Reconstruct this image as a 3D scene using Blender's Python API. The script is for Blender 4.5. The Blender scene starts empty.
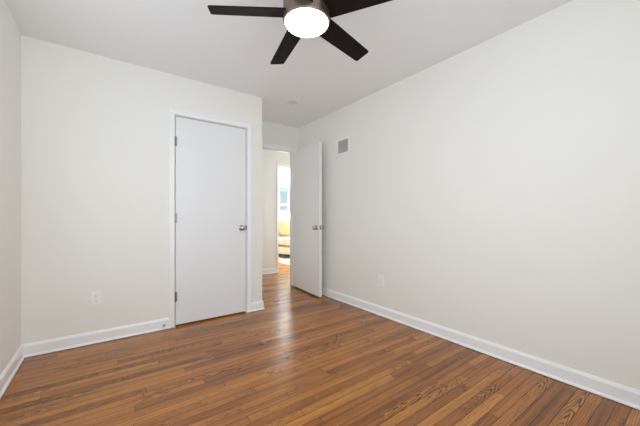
import bpy, bmesh, math, random
from mathutils import Vector, Matrix

random.seed(7)
sc = bpy.context.scene
C = sc.collection
R = math.radians

# ------------------------------------------------------------------ camera
CAM_Z = 1.065
cam_d = bpy.data.cameras.new('camera')
cam = bpy.data.objects.new('camera', cam_d)
C.objects.link(cam)
cam.location = (0, 0, CAM_Z)
cam.rotation_euler = (R(90), 0, R(-36.1))
cam_d.sensor_fit = 'HORIZONTAL'
cam_d.sensor_width = 36
cam_d.lens = 290.5 / 640 * 36
cam_d.shift_y = 4 / 640
cam_d.clip_start = 0.02
sc.camera = cam

# ------------------------------------------------------------------ world, lights, exposure
sc.view_settings.view_transform = 'Standard'
sc.view_settings.look = 'None'
sc.view_settings.exposure = -0.33
sc.view_settings.gamma = 1.0
sc.view_settings.use_curve_mapping = False
sc.cycles.max_bounces = 14
sc.cycles.diffuse_bounces = 10
sc.cycles.use_denoising = True

world = bpy.data.worlds.new('sky')
sc.world = world
world.use_nodes = True
bg = world.node_tree.nodes['Background']
bg.inputs['Color'].default_value = (0.80, 0.90, 1.0, 1)
bg.inputs['Strength'].default_value = 1.8


def area_light(name, loc, rot, sx, sy, power, col):
    d = bpy.data.lights.new(name, 'AREA')
    d.shape = 'RECTANGLE'
    d.size, d.size_y = sx, sy
    d.energy = power
    d.color = col
    o = bpy.data.objects.new(name, d)
    o.location, o.rotation_euler = loc, rot
    C.objects.link(o)
    return o


DAY = (0.90, 0.97, 1.0)
# daylight entering by the windows of the room (back wall and left wall, tilted up to brighten the ceiling); far room and hall lamps are added fill
area_light('daylight_back_window', (0.40, -0.30, 1.40), (R(100), 0, 0), 1.8, 1.4, 23, DAY)
area_light('daylight_left_window', (-0.535, 1.05, 1.40), (R(102), 0, R(-90)), 2.5, 1.4, 8.5, DAY)
area_light('far_room_fill', (6.14, 7.2, 1.5), (R(100), 0, R(68)), 1.5, 1.5, 400, DAY)  # added lamp out of view, brightens the far wall and its floor reflection
area_light('hall_fill', (4.18, 4.45, 1.4), (R(90), 0, R(90)), 0.8, 1.6, 14, (0.86, 0.95, 1.0))  # added lamp at the hall end to brighten the hall wall


# ------------------------------------------------------------------ helpers
def mat(name, col, rough=0.5, metal=0.0, spec=0.5, bump=0.0, bscale=300.0, var=0.0, vscale=3.0, emit=None, es=0.0):
    m = bpy.data.materials.new(name)
    m.use_nodes = True
    nt = m.node_tree
    b = nt.nodes['Principled BSDF']
    b.inputs['Base Color'].default_value = (*col, 1)
    b.inputs['Roughness'].default_value = rough
    b.inputs['Metallic'].default_value = metal
    b.inputs['Specular IOR Level'].default_value = spec
    tc = nt.nodes.new('ShaderNodeTexCoord')
    if var > 0:
        n = nt.nodes.new('ShaderNodeTexNoise')
        n.inputs['Scale'].default_value = vscale
        n.inputs['Detail'].default_value = 3
        nt.links.new(tc.outputs['Object'], n.inputs['Vector'])
        mx = nt.nodes.new('ShaderNodeMix')
        mx.data_type = 'RGBA'
        mx.inputs[6].default_value = (*[c * (1 - var) for c in col], 1)
        mx.inputs[7].default_value = (*[min(1, c * (1 + var)) for c in col], 1)
        nt.links.new(n.outputs['Fac'], mx.inputs[0])
        nt.links.new(mx.outputs[2], b.inputs['Base Color'])
    if bump > 0:
        n2 = nt.nodes.new('ShaderNodeTexNoise')
        n2.inputs['Scale'].default_value = bscale
        n2.inputs['Detail'].default_value = 2
        nt.links.new(tc.outputs['Object'], n2.inputs['Vector'])
        bp = nt.nodes.new('ShaderNodeBump')
        bp.inputs['Strength'].default_value = bump
        bp.inputs['Distance'].default_value = 0.002
        nt.links.new(n2.outputs['Fac'], bp.inputs['Height'])
        nt.links.new(bp.outputs['Normal'], b.inputs['Normal'])
    if emit:
        b.inputs['Emission Color'].default_value = (*emit, 1)
        b.inputs['Emission Strength'].default_value = es
    return m


def wood_floor():
    m = bpy.data.materials.new('oak_strip_floor')
    m.use_nodes = True
    nt = m.node_tree
    N, Lk = nt.nodes, nt.links
    b = N['Principled BSDF']

    def math_(op, a, bb=None, c=None):
        n = N.new('ShaderNodeMath')
        n.operation = op
        for i, v in enumerate((a, bb, c)):
            if v is None:
                continue
            if isinstance(v, (int, float)):
                n.inputs[i].default_value = v
            else:
                Lk.new(v, n.inputs[i])
        return n.outputs[0]

    def vec(x, y, z=0.0):
        n = N.new('ShaderNodeCombineXYZ')
        for i, v in enumerate((x, y, z)):
            if isinstance(v, (int, float)):
                n.inputs[i].default_value = v
            else:
                Lk.new(v, n.inputs[i])
        return n.outputs[0]

    def wn(v):
        n = N.new('ShaderNodeTexWhiteNoise')
        n.noise_dimensions = '3D'
        Lk.new(v, n.inputs['Vector'])
        return n

    def noise(v, scale, detail, rough=0.5, dist=0.0):
        n = N.new('ShaderNodeTexNoise')
        n.inputs['Scale'].default_value = scale
        n.inputs['Detail'].default_value = detail
        n.inputs['Roughness'].default_value = rough
        n.inputs['Distortion'].default_value = dist
        Lk.new(v, n.inputs['Vector'])
        return n.outputs['Fac']

    def smooth(v, lo, hi, o0=0.0, o1=1.0):
        n = N.new('ShaderNodeMapRange')
        n.interpolation_type = 'SMOOTHSTEP'
        n.inputs[1].default_value, n.inputs[2].default_value = lo, hi
        n.inputs[3].default_value, n.inputs[4].default_value = o0, o1
        Lk.new(v, n.inputs[0])
        return n.outputs[0]

    def mix(f, a, c, blend='MIX'):
        n = N.new('ShaderNodeMix')
        n.data_type = 'RGBA'
        n.blend_type = blend
        for i, v in ((0, f), (6, a), (7, c)):
            if isinstance(v, (int, float)):
                n.inputs[i].default_value = v
            elif isinstance(v, tuple):
                n.inputs[i].default_value = (*v, 1)
            else:
                Lk.new(v, n.inputs[i])
        return n.outputs[2]

    tc = N.new('ShaderNodeTexCoord')
    sep = N.new('ShaderNodeSeparateXYZ')
    Lk.new(tc.outputs['Object'], sep.inputs[0])
    X, Y = sep.outputs[0], sep.outputs[1]
    W = 0.057
    yr = math_('DIVIDE', Y, W)
    row = math_('FLOOR', yr)
    fy = math_('FRACT', yr)
    rr = wn(vec(row, 3.3, 1.7)).outputs['Value']
    LEN = 0.95
    xs = math_('ADD', math_('DIVIDE', X, LEN), math_('MULTIPLY', rr, 31.0))
    brd = math_('FLOOR', xs)
    fx = math_('FRACT', xs)
    idn = wn(vec(row, brd, 0.5))
    idc = N.new('ShaderNodeSeparateColor')
    Lk.new(idn.outputs['Color'], idc.inputs[0])
    r1, r2, r3 = idc.outputs[0], idc.outputs[1], idc.outputs[2]
    idb = wn(vec(row, brd, 7.5)).outputs['Value']
    # growth rings: nested pointed arches (plain-sawn boards) or fine straight lines (rift boards)
    wob = noise(vec(math_('ADD', math_('MULTIPLY', X, 3.2), math_('MULTIPLY', r1, 57.0)),
                    math_('ADD', math_('MULTIPLY', Y, 20.0), math_('MULTIPLY', r2, 91.0)), r3), 1.0, 2.0, 0.5)
    wob2 = noise(vec(math_('ADD', math_('MULTIPLY', X, 13.0), math_('MULTIPLY', r2, 57.0)), math_('MULTIPLY', Y, 60.0), r1), 1.0, 1.0, 0.5)
    yn = math_('ADD', math_('MULTIPLY', math_('SUBTRACT', fy, 0.5), 2.0), math_('MULTIPLY', math_('SUBTRACT', r2, 0.5), 0.9))
    arch = math_('ADD', math_('ADD', math_('MULTIPLY', X, math_('MULTIPLY_ADD', r3, 9.0, 8.0)), math_('MULTIPLY', math_('POWER', math_('ABSOLUTE', yn), 1.25), math_('MULTIPLY_ADD', r1, 1.0, 1.6))),
                 math_('MULTIPLY_ADD', wob2, 1.1, math_('MULTIPLY', wob, 3.6)))
    arch_t = math_('FRACT', arch)
    arch_l = math_('MULTIPLY', smooth(arch_t, 0.40, 0.78), smooth(arch_t, 0.90, 1.0, 1.0, 0.0))
    rift = math_('FRACT', math_('ADD', math_('MULTIPLY', Y, 95.0), math_('MULTIPLY', wob, 3.5)))
    rift_l = math_('MULTIPLY', smooth(rift, 0.4, 0.85), smooth(rift, 0.88, 1.0, 1.0, 0.0))
    breakup = noise(vec(math_('MULTIPLY', X, 14.0), math_('MULTIPLY', Y, 160.0), r1), 1.0, 3, 0.6)
    patch = noise(vec(math_('ADD', math_('MULTIPLY', X, 2.2), math_('MULTIPLY', r2, 37.0)), math_('MULTIPLY', row, 3.7), 0.0), 1.0, 1.0, 0.5)
    is_arch = math_('MULTIPLY', smooth(idb, 0.46, 0.49), smooth(patch, 0.45, 0.60))
    ring_fac = math_('ADD', math_('MULTIPLY', math_('MULTIPLY', arch_l, is_arch), 1.0),
                     math_('MULTIPLY', math_('MULTIPLY', rift_l, math_('SUBTRACT', 1.0, is_arch)), 0.46))
    ring_fac = math_('MULTIPLY', ring_fac, smooth(breakup, 0.34, 0.50, 0.85, 1.0))
    pores = noise(vec(math_('MULTIPLY', X, 9.0), math_('MULTIPLY', Y, 320.0), r2), 1.0, 2, 0.6)
    pore_fac = smooth(pores, 0.50, 0.70, 0.0, 0.55)
    streak = noise(vec(math_('MULTIPLY', X, 1.3), math_('MULTIPLY', Y, 45.0), r3), 1.0, 3, 0.6)

    tone = N.new('ShaderNodeValToRGB')
    e = tone.color_ramp.elements
    e[0].position, e[0].color = 0.0, (0.165, 0.048, 0.008, 1)
    e[1].position, e[1].color = 1.0, (0.62, 0.260, 0.050, 1)
    e2 = tone.color_ramp.elements.new(0.45)
    e2.color = (0.435, 0.154, 0.025, 1)
    tv = math_('ADD', math_('MULTIPLY', r1, 0.62), math_('MULTIPLY', smooth(streak, 0.25, 0.75), 0.38))
    Lk.new(tv, tone.inputs[0])
    col = mix(math_('MULTIPLY', ring_fac, 0.95), tone.outputs[0], (0.040, 0.014, 0.005))
    col = mix(pore_fac, col, (0.080, 0.030, 0.012))
    # dark joints between the strips
    ey = math_('MULTIPLY', math_('MINIMUM', fy, math_('SUBTRACT', 1.0, fy)), W)
    ex = math_('MULTIPLY', math_('MINIMUM', fx, math_('SUBTRACT', 1.0, fx)), LEN)
    ed = math_('MINIMUM', ey, ex)
    joint = smooth(ed, 0.0007, 0.0027, 1.0, 0.0)
    col = mix(math_('MULTIPLY', joint, 0.9), col, (0.035, 0.014, 0.006))
    Lk.new(col, b.inputs['Base Color'])
    rg = math_('ADD', 0.18, math_('MULTIPLY', streak, 0.09))
    Lk.new(rg, b.inputs['Roughness'])
    b.inputs['Specular IOR Level'].default_value = 0.5
    bp = N.new('ShaderNodeBump')
    bp.inputs['Strength'].default_value = 0.25
    bp.inputs['Distance'].default_value = 0.0012
    hgt = math_('SUBTRACT', math_('MULTIPLY', breakup, 0.15), joint)
    Lk.new(hgt, bp.inputs['Height'])
    Lk.new(bp.outputs['Normal'], b.inputs['Normal'])
    return m


M = {
    'wall': mat('warm_white_wall_paint', (0.87, 0.865, 0.83), 0.6, spec=0.3, bump=0.05, bscale=220, var=0.006, vscale=1.5),
    'ceiling': mat('flat_white_ceiling_paint', (0.865, 0.88, 0.895), 0.9, spec=0.1, bump=0.04, bscale=200),
    'trim': mat('white_semigloss_trim', (0.92, 0.935, 0.955), 0.32, bump=0.02, bscale=60),
    'door': mat('white_door_paint', (0.84, 0.855, 0.875), 0.36, bump=0.03, bscale=90),
    'door2': mat('white_door_paint_inside', (0.86, 0.865, 0.88), 0.36, bump=0.03, bscale=90),
    'floor': wood_floor(),
    'nickel': mat('satin_nickel', (0.50, 0.495, 0.48), 0.14, 1.0),
    'hinge': mat('dull_nickel', (0.33, 0.33, 0.33), 0.35, 1.0),
    'plate': mat('white_plastic', (0.92, 0.92, 0.955), 0.35),
    'detector': mat('grey_white_plastic', (0.70, 0.70, 0.69), 0.5),  # slightly greyer than the base plate so the cover stands out
    'slot': mat('dark_slot', (0.10, 0.10, 0.105), 0.6),
    'blade': mat('espresso_blade', (0.012, 0.008, 0.007), 0.55, spec=0.10, var=0.25, vscale=18),
    'housing': mat('brushed_bronze_housing', (0.22, 0.175, 0.14), 0.34, 0.85),
    'lens': mat('frosted_lit_lens', (0.9, 0.87, 0.82), 0.5, emit=(1.0, 0.94, 0.86), es=30.0),
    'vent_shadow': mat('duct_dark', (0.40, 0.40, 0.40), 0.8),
    'vent_metal': mat('grey_white_louver', (0.86, 0.86, 0.85), 0.5),
    'fabric': mat('cream_upholstery', (0.56, 0.49, 0.38), 0.9, spec=0.1, bump=0.3, bscale=400, var=0.05, vscale=30),
    'pillow': mat('pale_yellow_cushion', (0.50, 0.40, 0.22), 0.9, spec=0.1, bump=0.3, bscale=400, var=0.05, vscale=30),
    'espresso': mat('espresso_wood', (0.03, 0.018, 0.012), 0.4, var=0.2, vscale=20),
    'rug': mat('cream_rug_pile', (0.56, 0.49, 0.37), 0.95, spec=0.05, bump=0.6, bscale=500, var=0.08, vscale=40),
    'rug_edge': mat('tan_rug_binding', (0.36, 0.28, 0.17), 0.9, spec=0.05, bump=0.3, bscale=500),
    'band_blue': mat('blue_band_colour', (0.10, 0.19, 0.36), 0.8, bump=0.1, bscale=300),
    'siding': mat('pale_blue_grey_siding', (0.46, 0.54, 0.60), 0.7, var=0.05, vscale=6),
    'ground': mat('grass_ground', (0.10, 0.16, 0.06), 0.9, var=0.3, vscale=5),
}
g = bpy.data.materials.new('window_glass')
g.use_nodes = True
gn = g.node_tree.nodes
gn.remove(gn['Principled BSDF'])
g_t, g_g, g_m = gn.new('ShaderNodeBsdfTransparent'), gn.new('ShaderNodeBsdfGlossy'), gn.new('ShaderNodeMixShader')
g_g.inputs['Roughness'].default_value = 0.02
g_m.inputs[0].default_value = 0.07
g.node_tree.links.new(g_t.outputs[0], g_m.inputs[1])
g.node_tree.links.new(g_g.outputs[0], g_m.inputs[2])
g.node_tree.links.new(g_m.outputs[0], gn['Material Output'].inputs['Surface'])
M['glass'] = g


def obj(name, bm, m, parent=None, smooth=False, bevel=0.0, seg=2):
    me = bpy.data.meshes.new(name)
    bmesh.ops.recalc_face_normals(bm, faces=bm.faces)
    bm.to_mesh(me)
    bm.free()
    me.materials.append(M[m] if isinstance(m, str) else m)
    if smooth:
        for p in me.polygons:
            p.use_smooth = True
    o = bpy.data.objects.new(name, me)
    C.objects.link(o)
    if bevel:
        md = o.modifiers.new('bevel', 'BEVEL')
        md.width, md.segments, md.limit_method = bevel, seg, 'ANGLE'
    if parent:
        o.parent = parent
    return o


def tag(o, label, cat, group=None, kind=None):
    o['label'] = label
    o['category'] = cat
    if group:
        o['group'] = group
    if kind:
        o['kind'] = kind
    return o


def struct(name, bm, m, label, cat, **k):
    o = obj(name, bm, m, **k)
    return tag(o, label, cat, kind='structure')


def empty(name, loc=(0, 0, 0), rz=0.0):
    o = bpy.data.objects.new(name, None)
    o.empty_display_size = 0.1
    o.location = loc
    o.rotation_euler = (0, 0, rz)
    C.objects.link(o)
    return o


def box(bm, x0, x1, y0, y1, z0, z1, mtx=None):
    vs = [bm.verts.new((x, y, z)) for z in (z0, z1) for y in (y0, y1) for x in (x0, x1)]
    if mtx:
        for v in vs:
            v.co = mtx @ v.co
    for f in ((0, 2, 3, 1), (4, 5, 7, 6), (0, 1, 5, 4), (2, 6, 7, 3), (0, 4, 6, 2), (1, 3, 7, 5)):
        bm.faces.new([vs[i] for i in f])
    return bm


def boxes(*bs):
    bm = bmesh.new()
    for b in bs:
        box(bm, *b)
    return bm


def lathe(bm, prof, n=40, mtx=None):
    """prof: list of (r, z) revolved about z; closed with caps where r > 0 at the ends."""
    rings = []
    for r, z in prof:
        ring = []
        for i in range(n):
            a = 2 * math.pi * i / n
            v = Vector((r * math.cos(a), r * math.sin(a), z))
            ring.append(bm.verts.new(mtx @ v if mtx else v))
        rings.append(ring)
    for a, b in zip(rings, rings[1:]):
        for i in range(n):
            bm.faces.new((a[i], a[(i + 1) % n], b[(i + 1) % n], b[i]))
    bm.faces.new(rings[0][::-1])
    bm.faces.new(rings[-1])
    return bm


def sweep(bm, prof, p0, p1, out, m0=0, m1=0):
    """extrude a profile (offset along out, z) from p0 to p1 on the floor plan."""
    p0, p1, out = Vector((*p0, 0)), Vector((*p1, 0)), Vector((*out, 0))
    rings = []
    run = (p1 - p0).normalized()
    for p, m in ((p0, m0), (p1, m1)):      # m: mitre, +1 / -1 slides each point along the run by its depth
        rings.append([bm.verts.new(p + out * d + run * (m * d) + Vector((0, 0, z))) for d, z in prof])
    n = len(prof)
    for i in range(n):
        bm.faces.new((rings[0][i], rings[0][(i + 1) % n], rings[1][(i + 1) % n], rings[1][i]))
    bm.faces.new(rings[0][::-1])
    bm.faces.new(rings[1])
    return bm


BASE = [(0, 0), (0.014, 0), (0.014, 0.0045), (0.023, 0.0045), (0.023, 0.008), (0.021, 0.014), (0.017, 0.019), (0.013, 0.020), (0.013, 0.082),
        (0.0115, 0.088), (0.008, 0.091), (0.0065, 0.097), (0.004, 0.101), (0, 0.102)]

# ------------------------------------------------------------------ room shell
X0, X1, YB, Y1, Y2, H = -0.530, 2.382, -0.30, 3.102, 3.83, 2.44
XA = 1.436                     # corner of the entry recess
HY0, HY1 = 3.94, 4.97          # hall
FX0, FX1, FY0, FY1 = 1.5, 6.2, 5.08, 8.2   # room across the hall
T = 0.11

struct('floor', boxes((X0 - T, FX1 + T, YB - T, FY1 + T, -0.10, 0)), 'floor',
       'brown oak strip floor running through the room, entry and hall', 'floor')
struct('ceiling', boxes((X0 - T, FX1 + T, YB - T, FY1 + T, H, H + 0.10)), 'ceiling',
       'flat white ceiling above the empty room', 'ceiling')


def wall_x(xa, xb, ya, yb, ops=()):
    """wall running along y (thickness xa..xb), openings (y0,y1,z0,z1)"""
    bm = bmesh.new()
    c = ya
    for y0, y1, z0, z1 in sorted(ops):
        box(bm, xa, xb, c, y0, 0, H)
        if z0 > 0:
            box(bm, xa, xb, y0, y1, 0, z0)
        box(bm, xa, xb, y0, y1, z1, H)
        c = y1
    box(bm, xa, xb, c, yb, 0, H)
    return bm


def wall_y(ya, yb, xa, xb, ops=()):
    bm = bmesh.new()
    c = xa
    for x0, x1, z0, z1 in sorted(ops):
        box(bm, c, x0, ya, yb, 0, H)
        if z0 > 0:
            box(bm, x0, x1, ya, yb, 0, z0)
        box(bm, x0, x1, ya, yb, z1, H)
        c = x1
    box(bm, c, xb, ya, yb, 0, H)
    return bm


CD0, CD1, CDH = 0.524, 1.246, 2.052     # closet door opening
ED0, ED1, EDH = 1.500, 2.293, 2.055     # entry door opening
HO0, HO1, HOH = 2.640, 3.42, 2.045      # cased opening across the hall
WF = (4.32, 5.17, 1.19, 2.03)           # far window

struct('wall_left', wall_x(X0 - T, X0, YB - T, HY1 + T, [(-0.20, 2.30, 0.70, 2.10)]), 'wall',
       'narrow strip of plain warm white wall at left', 'wall')
struct('wall_back', wall_y(YB - T, YB, X0, X1, [(-0.50, 1.30, 0.70, 2.10)]), 'wall', 'white wall behind the viewer', 'wall')
struct('wall_right', wall_x(X1, X1 + T, YB - T, Y2), 'wall', 'long blank warm white wall at right', 'wall')
struct('wall_closet', wall_y(Y1, Y1 + T, X0, XA, [(CD0, CD1, 0, CDH)]), 'wall',
       'warm white wall holding the closed closet door', 'wall')
struct('wall_recess', wall_x(XA - T, XA, Y1 + T, Y2), 'wall', 'short return wall of the entry recess', 'wall')
struct('wall_entry', wall_y(Y2, HY0, X0, X1 + T, [(ED0, ED1, 0, EDH)]), 'wall',
       'white wall above and around the open entry doorway', 'wall')
struct('wall_hall', wall_y(HY1, FY0, X0, FX1 + T, [(HO0, HO1, 0, HOH)]), 'wall',
       'hallway wall seen through the entry doorway', 'wall')
struct('wall_hall_end', wall_x(4.2, 4.2 + T, HY0, HY1, [(4.05, 4.85, 0.6, 2.2)]), 'wall', 'end wall of the hallway', 'wall')
struct('wall_hall_near', wall_y(Y2, HY0, X1 + T, 4.2 + T), 'wall', 'near wall of the hallway past the entry', 'wall')
struct('wall_far', wall_y(FY1, FY1 + T, FX0 - T, FX1 + T, [WF]), 'wall', 'bright wall with window in the far room', 'wall')
struct('wall_far_left', wall_x(FX0 - T, FX0, FY0, FY1), 'wall', 'left wall of the far room', 'wall')
struct('wall_far_right', wall_x(FX1, FX1 + T, FY0, FY1, [(6.4, 8.0, 0.75, 2.25)]), 'wall', 'right wall of the far room', 'wall')

# ------------------------------------------------------------------ baseboards
def baseboard(name, runs, label):
    bm = bmesh.new()
    for run in runs:
        sweep(bm, BASE, *run)
    return struct(name, bm, 'trim', label, 'baseboard')


baseboard('baseboard_left', [((X0, YB), (X0, Y1), (1, 0))], 'white baseboard along the left wall')
baseboard('baseboard_closet', [((X0, Y1), (CD0 - 0.055, Y1), (0, -1))], 'white baseboard left of the closet door')
baseboard('baseboard_recess', [((CD1 + 0.002, Y1), (XA, Y1), (0, -1), 0, 1), ((XA, Y1), (XA, Y2), (1, 0), -1, 0)],
          'short white baseboard right of the closet door, turning the corner')
baseboard('baseboard_right', [((X1, YB), (X1, Y2), (-1, 0))], 'long white baseboard along the right wall')
baseboard('baseboard_hall', [((X0, HY1), (HO0 - 0.048, HY1), (0, -1))], 'white baseboard on the hallway wall')
baseboard('baseboard_far', [((FX0, FY1), (FX1, FY1), (0, -1))], 'white baseboard below the far window')
baseboard('baseboard_back', [((X0, YB), (X1, YB), (0, 1))], 'white baseboard behind the viewer')


# ------------------------------------------------------------------ door casings and jambs
def casing(name, x0, x1, h, y, out, w, label, depth=T, legs=(True, True), stops=0.0):
    """flat casing with an eased outer edge round an opening in a wall facing out (-1 = -y) plus the jamb lining"""
    bm = bmesh.new()
    o = out

    def yb(d0, d1):
        a, b = y + o * d0, y + o * d1
        return min(a, b), max(a, b)
    ya, yb_ = yb(0, 0.012)
    yc, yd = yb(0, 0.017)
    if legs[0]:
        box(bm, x0 - w + 0.006, x0 - 0.006, ya, yb_, 0, h + 0.006)
        box(bm, x0 - w, x0 - w + 0.014, yc, yd, 0, h + w)
    if legs[1]:
        box(bm, x1 + 0.006, x1 + w - 0.006, ya, yb_, 0, h + 0.006)
        box(bm, x1 + w - 0.014, x1 + w, yc, yd, 0, h + w)
    box(bm, x0 - w + 0.006, x1 + w - 0.006, ya, yb_, h + 0.006, h + w - 0.006)
    box(bm, x0 - w + 0.014, x1 + w - 0.014, yc, yd, h + w - 0.014, h + w)
    # jamb lining
    j0, j1 = yb(0, -depth)
    box(bm, x0 - 0.006, x0 + 0.004, j0, j1, 0, h)
    box(bm, x1 - 0.004, x1 + 0.006, j0, j1, 0, h)
    box(bm, x0 + 0.004, x1 - 0.004, j0, j1, h - 0.004, h + 0.006)
    return struct(name, bm, 'trim', label, 'door casing', bevel=0.003)


casing('trim_1', CD0, CD1, CDH, Y1, -1, 0.055, 'white casing around the closed closet door')
casing('trim_2', ED0, ED1, EDH, Y2, -1, 0.060, 'white casing around the open entry doorway')
casing('trim_3', HO0, HO1, HOH, HY1, -1, 0.048, 'white casing of the opening across the hallway')


# ------------------------------------------------------------------ doors
def knob_mesh(axis_mtx):
    bm = bmesh.new()
    prof = [(0.033, 0.0), (0.033, 0.003), (0.030, 0.007), (0.014, 0.010), (0.0115, 0.014), (0.0115, 0.026),
            (0.016, 0.031), (0.024, 0.037), (0.0275, 0.045), (0.0275, 0.052), (0.024, 0.059), (0.015, 0.0635), (0.004, 0.065)]
    return lathe(bm, prof, 28, axis_mtx)


def hinge_mesh(loc, mtx=None):
    bm = bmesh.new()
    x, y, z = loc
    for k in range(3):
        lathe(bm, [(0.0062, z - 0.045 + k * 0.0302), (0.0062, z - 0.045 + k * 0.0302 + 0.0292)], 14, Matrix.Translation((x, y, 0)))
    lathe(bm, [(0.0035, z - 0.050), (0.0048, z - 0.047), (0.0048, z + 0.047), (0.0035, z + 0.050)], 12, Matrix.Translation((x, y, 0)))
    box(bm, x - 0.014, x + 0.014, y + 0.004, y + 0.0065, z - 0.0445, z + 0.0445)
    return bm


# closet door: flush slab, hinged at left, knob at right
d1 = struct('door_1', boxes((CD0 + 0.0065, CD1 - 0.0075, Y1 + 0.004, Y1 + 0.039, 0.015, CDH - 0.009)), 'door',
            'closed flush white closet door with nickel knob at its right edge', 'door', bevel=0.002)
for z in (1.80, 1.055, 0.29):
    obj('hinge', hinge_mesh((CD0 + 0.004, Y1 - 0.006, z)), 'hinge', d1)
o = obj('door_knob', knob_mesh(Matrix.Translation((CD1 - 0.055, Y1 + 0.004, 0.945)) @ Matrix.Rotation(R(90), 4, 'X')), 'nickel', d1, smooth=True)
obj('strike_plate', boxes((CD1 - 0.006, CD1 + 0.005, Y1 - 0.0035, Y1 + 0.012, 0.917, 0.973)), 'hinge', d1, bevel=0.001)

# entry door: swung open against the right wall
HX, HYc = 2.275, 3.822
ang = math.atan2(-(3.822 - 3.066), -(2.275 - 2.224))
LEN = 0.758
rot = Matrix.Translation((HX, HYc, 0)) @ Matrix.Rotation(ang, 4, 'Z')
bm = bmesh.new()
box(bm, 0.0, LEN, 0.0, 0.040, 0.020, 2.050)
d2 = struct('door_2', bm, 'door2', 'open flush white entry door standing close to the right wall', 'door', bevel=0.002)
d2.matrix_world = rot
KX = LEN - 0.06
o = obj('door_knob', knob_mesh(Matrix.Translation((KX, 0.0, 0.925)) @ Matrix.Rotation(R(90), 4, 'X')), 'nickel', d2, smooth=True)
o = obj('door_knob', knob_mesh(Matrix.Translation((KX, 0.040, 0.925)) @ Matrix.Rotation(R(-90), 4, 'X')), 'nickel', d2, smooth=True)
obj('latch_plate', boxes((LEN - 0.001, LEN + 0.0015, 0.006, 0.030, 0.897, 0.953), (LEN, LEN + 0.010, 0.012, 0.024, 0.916, 0.934)),
    'hinge', d2)
for z in (1.80, 1.055, 0.29):
    bm = bmesh.new()
    lathe(bm, [(0.0062, z - 0.045), (0.0062, z + 0.045)], 14, Matrix.Translation((-0.003, 0.045, 0)))
    box(bm, 0.0, 0.028, 0.0395, 0.0415, z - 0.0445, z + 0.0445)
    obj('hinge', bm, 'hinge', d2)

# ------------------------------------------------------------------ windows
def window(name, axis, a0, a1, z0, z1, p0, p1, label, mull=0, glass=True, inner=1):
    """double-hung window set in a wall; axis 'x' = wall runs along x, thickness p0..p1; inner = +-1 side of the room"""
    def B(bm, a, b, c, d, z, zz):
        if axis == 'x':
            box(bm, a, b, c, d, z, zz)
        else:
            box(bm, c, d, a, b, z, zz)
    pm = (p0 + p1) / 2
    bm = bmesh.new()
    w = 0.045
    B(bm, a0, a0 + w, p0, p1, z0, z1)
    B(bm, a1 - w, a1, p0, p1, z0, z1)
    B(bm, a0 + w, a1 - w, p0, p1, z1 - w, z1)
    B(bm, a0 + w, a1 - w, p0, p1, z0, z0 + w * 0.7)
    root = struct(name, bm, 'trim', label, 'window')
    zm = z0 + (z1 - z0) * 0.32
    s = 0.035
    for nm, za, zb, off in (('lower_sash', z0 + w * 0.7, zm + 0.02, -0.012 * inner), ('upper_sash', zm - 0.02, z1 - w, 0.012 * inner)):
        q0, q1 = pm + off - 0.011, pm + off + 0.011
        bm = bmesh.new()
        B(bm, a0 + w, a0 + w + s, q0, q1, za, zb)
        B(bm, a1 - w - s, a1 - w, q0, q1, za, zb)
        B(bm, a0 + w + s, a1 - w - s, q0, q1, za, za + s)
        B(bm, a0 + w + s, a1 - w - s, q0, q1, zb - s, zb)
        for k in range(mull):
            am = a0 + (a1 - a0) * (k + 1) / (mull + 1)
            B(bm, am - 0.012, am + 0.012, q0, q1, za + s, zb - s)
        sash = obj(nm, bm, 'trim', root)
        if glass:
            bm = bmesh.new()
            B(bm, a0 + w + s, a1 - w - s, pm + off - 0.002, pm + off + 0.002, za + s, zb - s)
            obj('pane', bm, 'glass', sash)
    return root


w1 = window('window_1', 'x', *WF, FY1, FY1 + T, 'white framed window glimpsed in the far room', mull=1, inner=-1)
# made-up blue roll and flap, standing in for the blue band at the window head
bm = bmesh.new()
lathe(bm, [(0.045, -0.36), (0.045, 0.36)], 18,
      Matrix.Translation(((WF[0] + WF[1]) / 2, FY1 - 0.05, WF[3] - 0.055)) @ Matrix.Rotation(R(90), 4, 'Y'))
box(bm, WF[0] + 0.065, WF[1] - 0.065, FY1 - 0.046, FY1 - 0.042, WF[3] - 0.15, WF[3] - 0.06)
obj('blue_head_band', bm, 'band_blue', w1)

# ------------------------------------------------------------------ ceiling fan
FXc, FYc = 0.8905, 1.348
fan = empty('ceiling_fan', (FXc, FYc, H))
tag(fan, 'flush five-blade ceiling fan with espresso blades and lit round lamp', 'ceiling fan')
ZB = 2.195 - H         # blade plane, relative to the fan's base at the ceiling
ZL = 2.152 - H         # lens rim
bm = bmesh.new()
lathe(bm, [(0.055, 0.0), (0.085, -0.002), (0.090, -0.010), (0.090, -0.045), (0.082, -0.055), (0.060, -0.058)], 48)
obj('canopy', bm, 'housing', fan, smooth=False, bevel=0.002)
bm = bmesh.new()
lathe(bm, [(0.050, -0.056), (0.090, -0.062), (0.112, -0.080), (0.124, -0.110), (0.1285, -0.150), (0.1295, -0.200), (0.1300, ZL - 0.004),
           (0.1285, ZL - 0.009), (0.126, ZL - 0.012), (0.119, ZL - 0.012), (0.1185, ZL - 0.006)], 64)
obj('motor_housing', bm, 'housing', fan, smooth=True)
bm = bmesh.new()
lathe(bm, [(0.110, ZL - 0.004), (0.1185, ZL - 0.008), (0.1185, ZL - 0.014), (0.115, ZL - 0.019), (0.104, ZL - 0.024), (0.080, ZL - 0.028), (0.040, ZL - 0.031), (0.006, ZL - 0.032)], 64)
obj('lamp_lens', bm, 'lens', fan, smooth=True)


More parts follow.
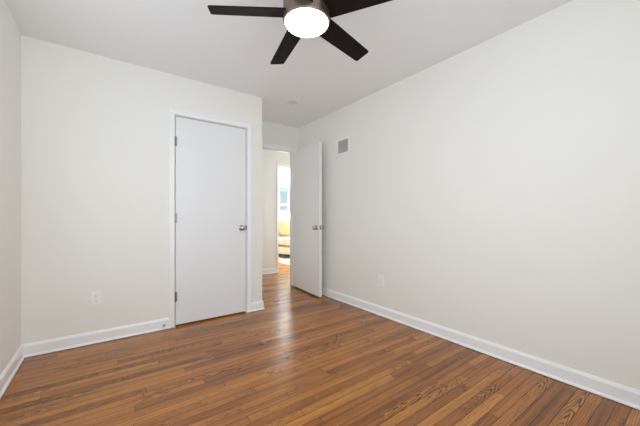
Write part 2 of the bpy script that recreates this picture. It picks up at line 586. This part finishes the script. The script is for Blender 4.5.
def blade_mesh():
    """straight board, slightly narrower at the tip, softly rounded corners"""
    bm = bmesh.new()
    r0, r1, w0, w1_, t = 0.10, 0.519, 0.123, 0.108, 0.006
    pts = [(r0, -w0 / 2), (r0 + 0.02, -w0 / 2)]
    rad = 0.014
    for k in range(6):
        a = R(-90 + 18 * k)
        pts.append((r1 - rad + rad * math.cos(a), -w1_ / 2 + rad + rad * math.sin(a)))
    for k in range(6):
        a = R(18 * k)
        pts.append((r1 - rad + rad * math.cos(a), w1_ / 2 - rad + rad * math.sin(a)))
    pts.append((r0 + 0.02, w0 / 2))
    pts.append((r0, w0 / 2))
    lo = [bm.verts.new((x, y, -t / 2)) for x, y in pts]
    hi = [bm.verts.new((x, y, t / 2)) for x, y in pts]
    n = len(pts)
    bm.faces.new(lo[::-1])
    bm.faces.new(hi)
    for i in range(n):
        bm.faces.new((lo[i], lo[(i + 1) % n], hi[(i + 1) % n], hi[i]))
    return bm


def iron_mesh():
    bm = bmesh.new()
    box(bm, 0.085, 0.150, -0.022, 0.022, 0.003, 0.008)
    for sx, sy in ((0.138, -0.012), (0.138, 0.012)):
        lathe(bm, [(0.005, 0.008), (0.004, 0.0105)], 10, Matrix.Translation((sx, sy, 0)))
    return bm


PITCH = 15.2
DROOP = 4.07
blade0 = iron0 = None
for k in range(5):
    th = R(116.93 - 36.1 + 72 * k)
    if blade0 is None:
        b_ = blade0 = obj('blade', blade_mesh(), 'blade', fan, bevel=0.0015)
        i_ = iron0 = obj('blade_iron', iron_mesh(), 'housing', b_)
    else:
        b_ = blade0.copy()
        C.objects.link(b_)
        b_.parent = fan
        i_ = iron0.copy()
        C.objects.link(i_)
        i_.parent = b_
    # right-hand edge (looking outward) is the raised one
    b_.matrix_local = Matrix.Translation((0, 0, ZB)) @ Matrix.Rotation(th, 4, 'Z') @ Matrix.Rotation(R(DROOP), 4, 'Y') @ Matrix.Rotation(R(-PITCH), 4, 'X')

# ------------------------------------------------------------------ small fittings
# smoke detector
sd = empty('smoke_detector', (1.775, 2.995, H))
tag(sd, 'small round white disc fixed to the ceiling near the entry recess', 'smoke detector')
bm = bmesh.new()
lathe(bm, [(0.066, 0), (0.066, -0.004), (0.062, -0.006)], 40)
obj('base_plate', bm, 'plate', sd)
bm = bmesh.new()
lathe(bm, [(0.055, -0.006), (0.055, -0.011), (0.050, -0.014), (0.040, -0.016), (0.004, -0.017)], 40)
cv = obj('cover', bm, 'detector', sd, smooth=False, bevel=0.001)
bm = bmesh.new()
for k in range(24):
    box(bm, 0.0545, 0.0562, -0.004, 0.004, -0.010, -0.007, Matrix.Rotation(2 * math.pi * k / 24, 4, 'Z'))
obj('sensor_slot', bm, 'slot', cv)

# wall register high on the right wall
vt = empty('air_vent', (X1, 2.773, 1.952))
tag(vt, 'small grey louvred vent grille high on the right wall beside the open door', 'air vent')
vw, vh = 0.120, 0.101
bm = boxes((-0.008, 0, -vw, vw, vh - 0.022, vh), (-0.008, 0, -vw, vw, -vh, -vh + 0.022),
           (-0.008, 0, -vw, -vw + 0.022, -vh + 0.022, vh - 0.022), (-0.008, 0, vw - 0.022, vw, -vh + 0.022, vh - 0.022))
obj('frame', bm, 'plate', vt, bevel=0.002)
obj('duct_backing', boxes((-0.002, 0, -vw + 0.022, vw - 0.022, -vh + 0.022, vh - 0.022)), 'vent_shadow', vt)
nl = 11
for k in range(nl):
    yy = -vw + 0.022 + (k + 0.5) * (2 * vw - 0.044) / nl
    bm = bmesh.new()
    box(bm, -0.0045, 0.0045, -0.0008, 0.0008, -vh + 0.023, vh - 0.023, Matrix.Translation((-0.0052, yy, 0)) @ Matrix.Rotation(R(38), 4, 'Z'))
    obj('louver', bm, 'vent_metal', vt)


def wall_plate(name, loc, rz, label, cat, kind):
    """plate lies in the local xz plane, its face towards local -y"""
    t = empty(name, loc, rz)
    tag(t, label, cat)
    obj('cover_plate', boxes((-0.035, 0.035, -0.006, 0, -0.0575, 0.0575)), 'plate', t, bevel=0.003)
    if kind == 'outlet':
        for zc in (0.0195, -0.0195):
            bm = bmesh.new()
            pr = [(0.0165 * math.cos(a), 0.0165 * math.sin(a)) for a in [2 * math.pi * i / 24 for i in range(24)]]
            pr = [(x, max(-0.0135, min(0.0135, z))) for x, z in pr]
            lo = [bm.verts.new((x, -0.006, z + zc)) for x, z in pr]
            hi = [bm.verts.new((x, -0.0085, z + zc)) for x, z in pr]
            bm.faces.new(lo)
            bm.faces.new(hi)
            for i in range(24):
                bm.faces.new((lo[i], lo[(i + 1) % 24], hi[(i + 1) % 24], hi[i]))
            s = obj('socket', bm, 'plate', t)
            bm = boxes((-0.0075, -0.0050, -0.0088, -0.0080, zc - 0.002, zc + 0.006), (0.0050, 0.0075, -0.0088, -0.0080, zc - 0.001, zc + 0.006))
            lathe(bm, [(0.0026, 0.0080), (0.0026, 0.0088)], 10, Matrix.Translation((0, 0, zc - 0.0075)) @ Matrix.Rotation(R(90), 4, 'X'))
            obj('slots', bm, 'slot', s)
        bm = bmesh.new()
        lathe(bm, [(0.003, 0.0055), (0.002, 0.0072)], 12, Matrix.Rotation(R(90), 4, 'X'))
        obj('screw', bm, 'hinge', t)
    else:
        obj('switch_bezel', boxes((-0.008, 0.008, -0.0075, -0.006, -0.015, 0.015)), 'plate', t)
        bm = bmesh.new()
        box(bm, -0.004, 0.004, -0.020, -0.004, -0.005, 0.005, Matrix.Translation((0, 0, 0.002)) @ Matrix.Rotation(R(-22), 4, 'X'))
        obj('toggle', bm, 'plate', t, bevel=0.001)
        for zc in (0.030, -0.030):
            bm = bmesh.new()
            lathe(bm, [(0.003, 0.0055), (0.002, 0.0072)], 12, Matrix.Translation((0, 0, zc)) @ Matrix.Rotation(R(90), 4, 'X'))
            obj('screw', bm, 'hinge', t)
    return t


wall_plate('electrical_outlet', (-0.083, Y1, 0.380), 0, 'white electrical outlet on the wall left of the closet door', 'outlet', 'outlet')
wall_plate('electrical_outlet', (X1, 2.139, 0.378), R(-90), 'white electrical outlet low on the right wall', 'outlet', 'outlet')
wall_plate('light_switch', (2.347, HY1, 1.27), 0, 'white light switch on the hallway wall through the doorway', 'light switch', 'switch')

# spring door stop on the baseboard beside the closet casing
ds = empty('door_stop', (0.427, Y1 - 0.013, 0.040))
tag(ds, 'small metal spring door stop on the baseboard beside the closet casing', 'door stop')
RX = Matrix.Rotation(R(90), 4, 'X')
bm = bmesh.new()
lathe(bm, [(0.011, 0.0), (0.011, 0.003), (0.008, 0.006)], 18, RX)
obj('base', bm, 'hinge', ds)
bm = bmesh.new()
pts = []
prof = []
z = 0.005
while z < 0.056:
    prof += [(0.0055, z), (0.0068, z + 0.0012)]
    z += 0.0024
lathe(bm, prof, 16, RX)
obj('spring', bm, 'hinge', ds)
bm = bmesh.new()
lathe(bm, [(0.008, 0.056), (0.0085, 0.060), (0.0085, 0.066), (0.006, 0.070)], 18, RX)
obj('rubber_tip', bm, 'plate', ds)['label'] = 'white rubber tip'

# ------------------------------------------------------------------ the room across the hall
rg = empty('area_rug', (3.20, 5.25, 0))
tag(rg, 'cream rug with darker bound edge under the far sofa', 'rug')
obj('pile', boxes((0.03, 2.3, 0.03, 2.2, 0, 0.012)), 'rug', rg, bevel=0.003)
obj('binding', boxes((0, 0.03, 0, 2.23, 0, 0.010), (2.3, 2.33, 0, 2.23, 0, 0.010), (0.03, 2.3, 0, 0.03, 0, 0.010), (0.03, 2.3, 2.2, 2.23, 0, 0.010)), 'rug_edge', rg)


def cushion(x0, x1, y0, y1, z0, z1, puff=0.03, mtx=None, n=8):
    """soft box: a grid-cut block whose faces swell towards their middles"""
    bm = bmesh.new()
    bmesh.ops.create_cube(bm, size=2.0)
    bmesh.ops.subdivide_edges(bm, edges=bm.edges[:], cuts=n, use_grid_fill=True)
    for v in bm.verts:
        x, y, z = v.co
        # round the corners of the block
        p = 8.0
        l = (abs(x) ** p + abs(y) ** p + abs(z) ** p) ** (1 / p)
        x, y, z = x / l, y / l, z / l
        fx, fy, fz = (1 - x * x), (1 - y * y), (1 - z * z)
        hx, hy, hz = (x1 - x0) / 2, (y1 - y0) / 2, (z1 - z0) / 2
        px = x * (hx + puff * fy * fz)
        py = y * (hy + puff * fx * fz)
        pz = z * (hz + puff * fx * fy)
        v.co = Vector(((x0 + x1) / 2 + px, (y0 + y1) / 2 + py, (z0 + z1) / 2 + pz))
        if mtx:
            v.co = mtx @ v.co
    return bm


sf = empty('sofa', (3.60, 6.45, 0.012))
tag(sf, 'cream upholstered sofa on a dark base seen through the doorway', 'sofa')
SW, SD = 1.75, 0.90
obj('plinth', boxes((0.015, SW - 0.015, 0.015, SD - 0.015, 0.0, 0.065)), 'espresso', sf)['label'] = 'dark wooden base'
obj('seat_base', cushion(0, SW, 0, SD, 0.065, 0.30, 0.0), 'fabric', sf, smooth=True)
obj('seat_cushion', cushion(0.0, SW / 2 - 0.004, -0.005, SD - 0.22, 0.31, 0.505, 0.018), 'fabric', sf, smooth=True)
obj('seat_cushion', cushion(SW / 2 + 0.004, SW, -0.005, SD - 0.22, 0.31, 0.505, 0.018), 'fabric', sf, smooth=True)
obj('backrest', cushion(0, SW, SD - 0.22, SD, 0.28, 0.86, 0.01), 'fabric', sf, smooth=True)
pl = obj('throw_pillow', cushion(-0.23, 0.23, -0.06, 0.06, -0.20, 0.20, 0.035), 'pillow', smooth=True)
tag(pl, 'pale yellow cushion leaning on the cream sofa back', 'cushion')
pl.location = (3.98, 7.02, 0.76)
pl.rotation_euler = (R(-14), R(6), R(-6))

# ------------------------------------------------------------------ outside the far window
gd = struct('ground', boxes((-4, 14, 8.45, 18, -0.5, -0.35)), 'ground', 'ground outside the far window', 'ground')
hs = empty('neighbour_house', (5.5, 13.0, -0.35))
tag(hs, 'pale blue grey house glimpsed outside the far window', 'house')
bm = bmesh.new()
box(bm, -5, 5, 0.02, 4, 0, 3.4)
for k in range(17):
    z = k * 0.2
    a = [bm.verts.new(v) for v in ((-5, -0.012, z), (5, -0.012, z), (5, 0.004, z + 0.2), (-5, 0.004, z + 0.2), (-5, 0.02, z), (5, 0.02, z), (5, 0.02, z + 0.2), (-5, 0.02, z + 0.2))]
    for f in ((0, 1, 2, 3), (4, 7, 6, 5), (0, 4, 5, 1), (3, 2, 6, 7), (0, 3, 7, 4), (1, 5, 6, 2)):
        bm.faces.new([a[i] for i in f])
obj('siding_wall', bm, 'siding', hs)
bm = bmesh.new()
vs = [bm.verts.new(v) for v in ((-5.3, -0.4, 3.3), (5.3, -0.4, 3.3), (5.3, 4.4, 3.3), (-5.3, 4.4, 3.3), (-5.3, 2.0, 4.7), (5.3, 2.0, 4.7))]
for f in ((0, 1, 5, 4), (2, 3, 4, 5), (0, 4, 3), (1, 2, 5), (0, 3, 2, 1)):
    bm.faces.new([vs[i] for i in f])
obj('roof', bm, 'hinge', hs)
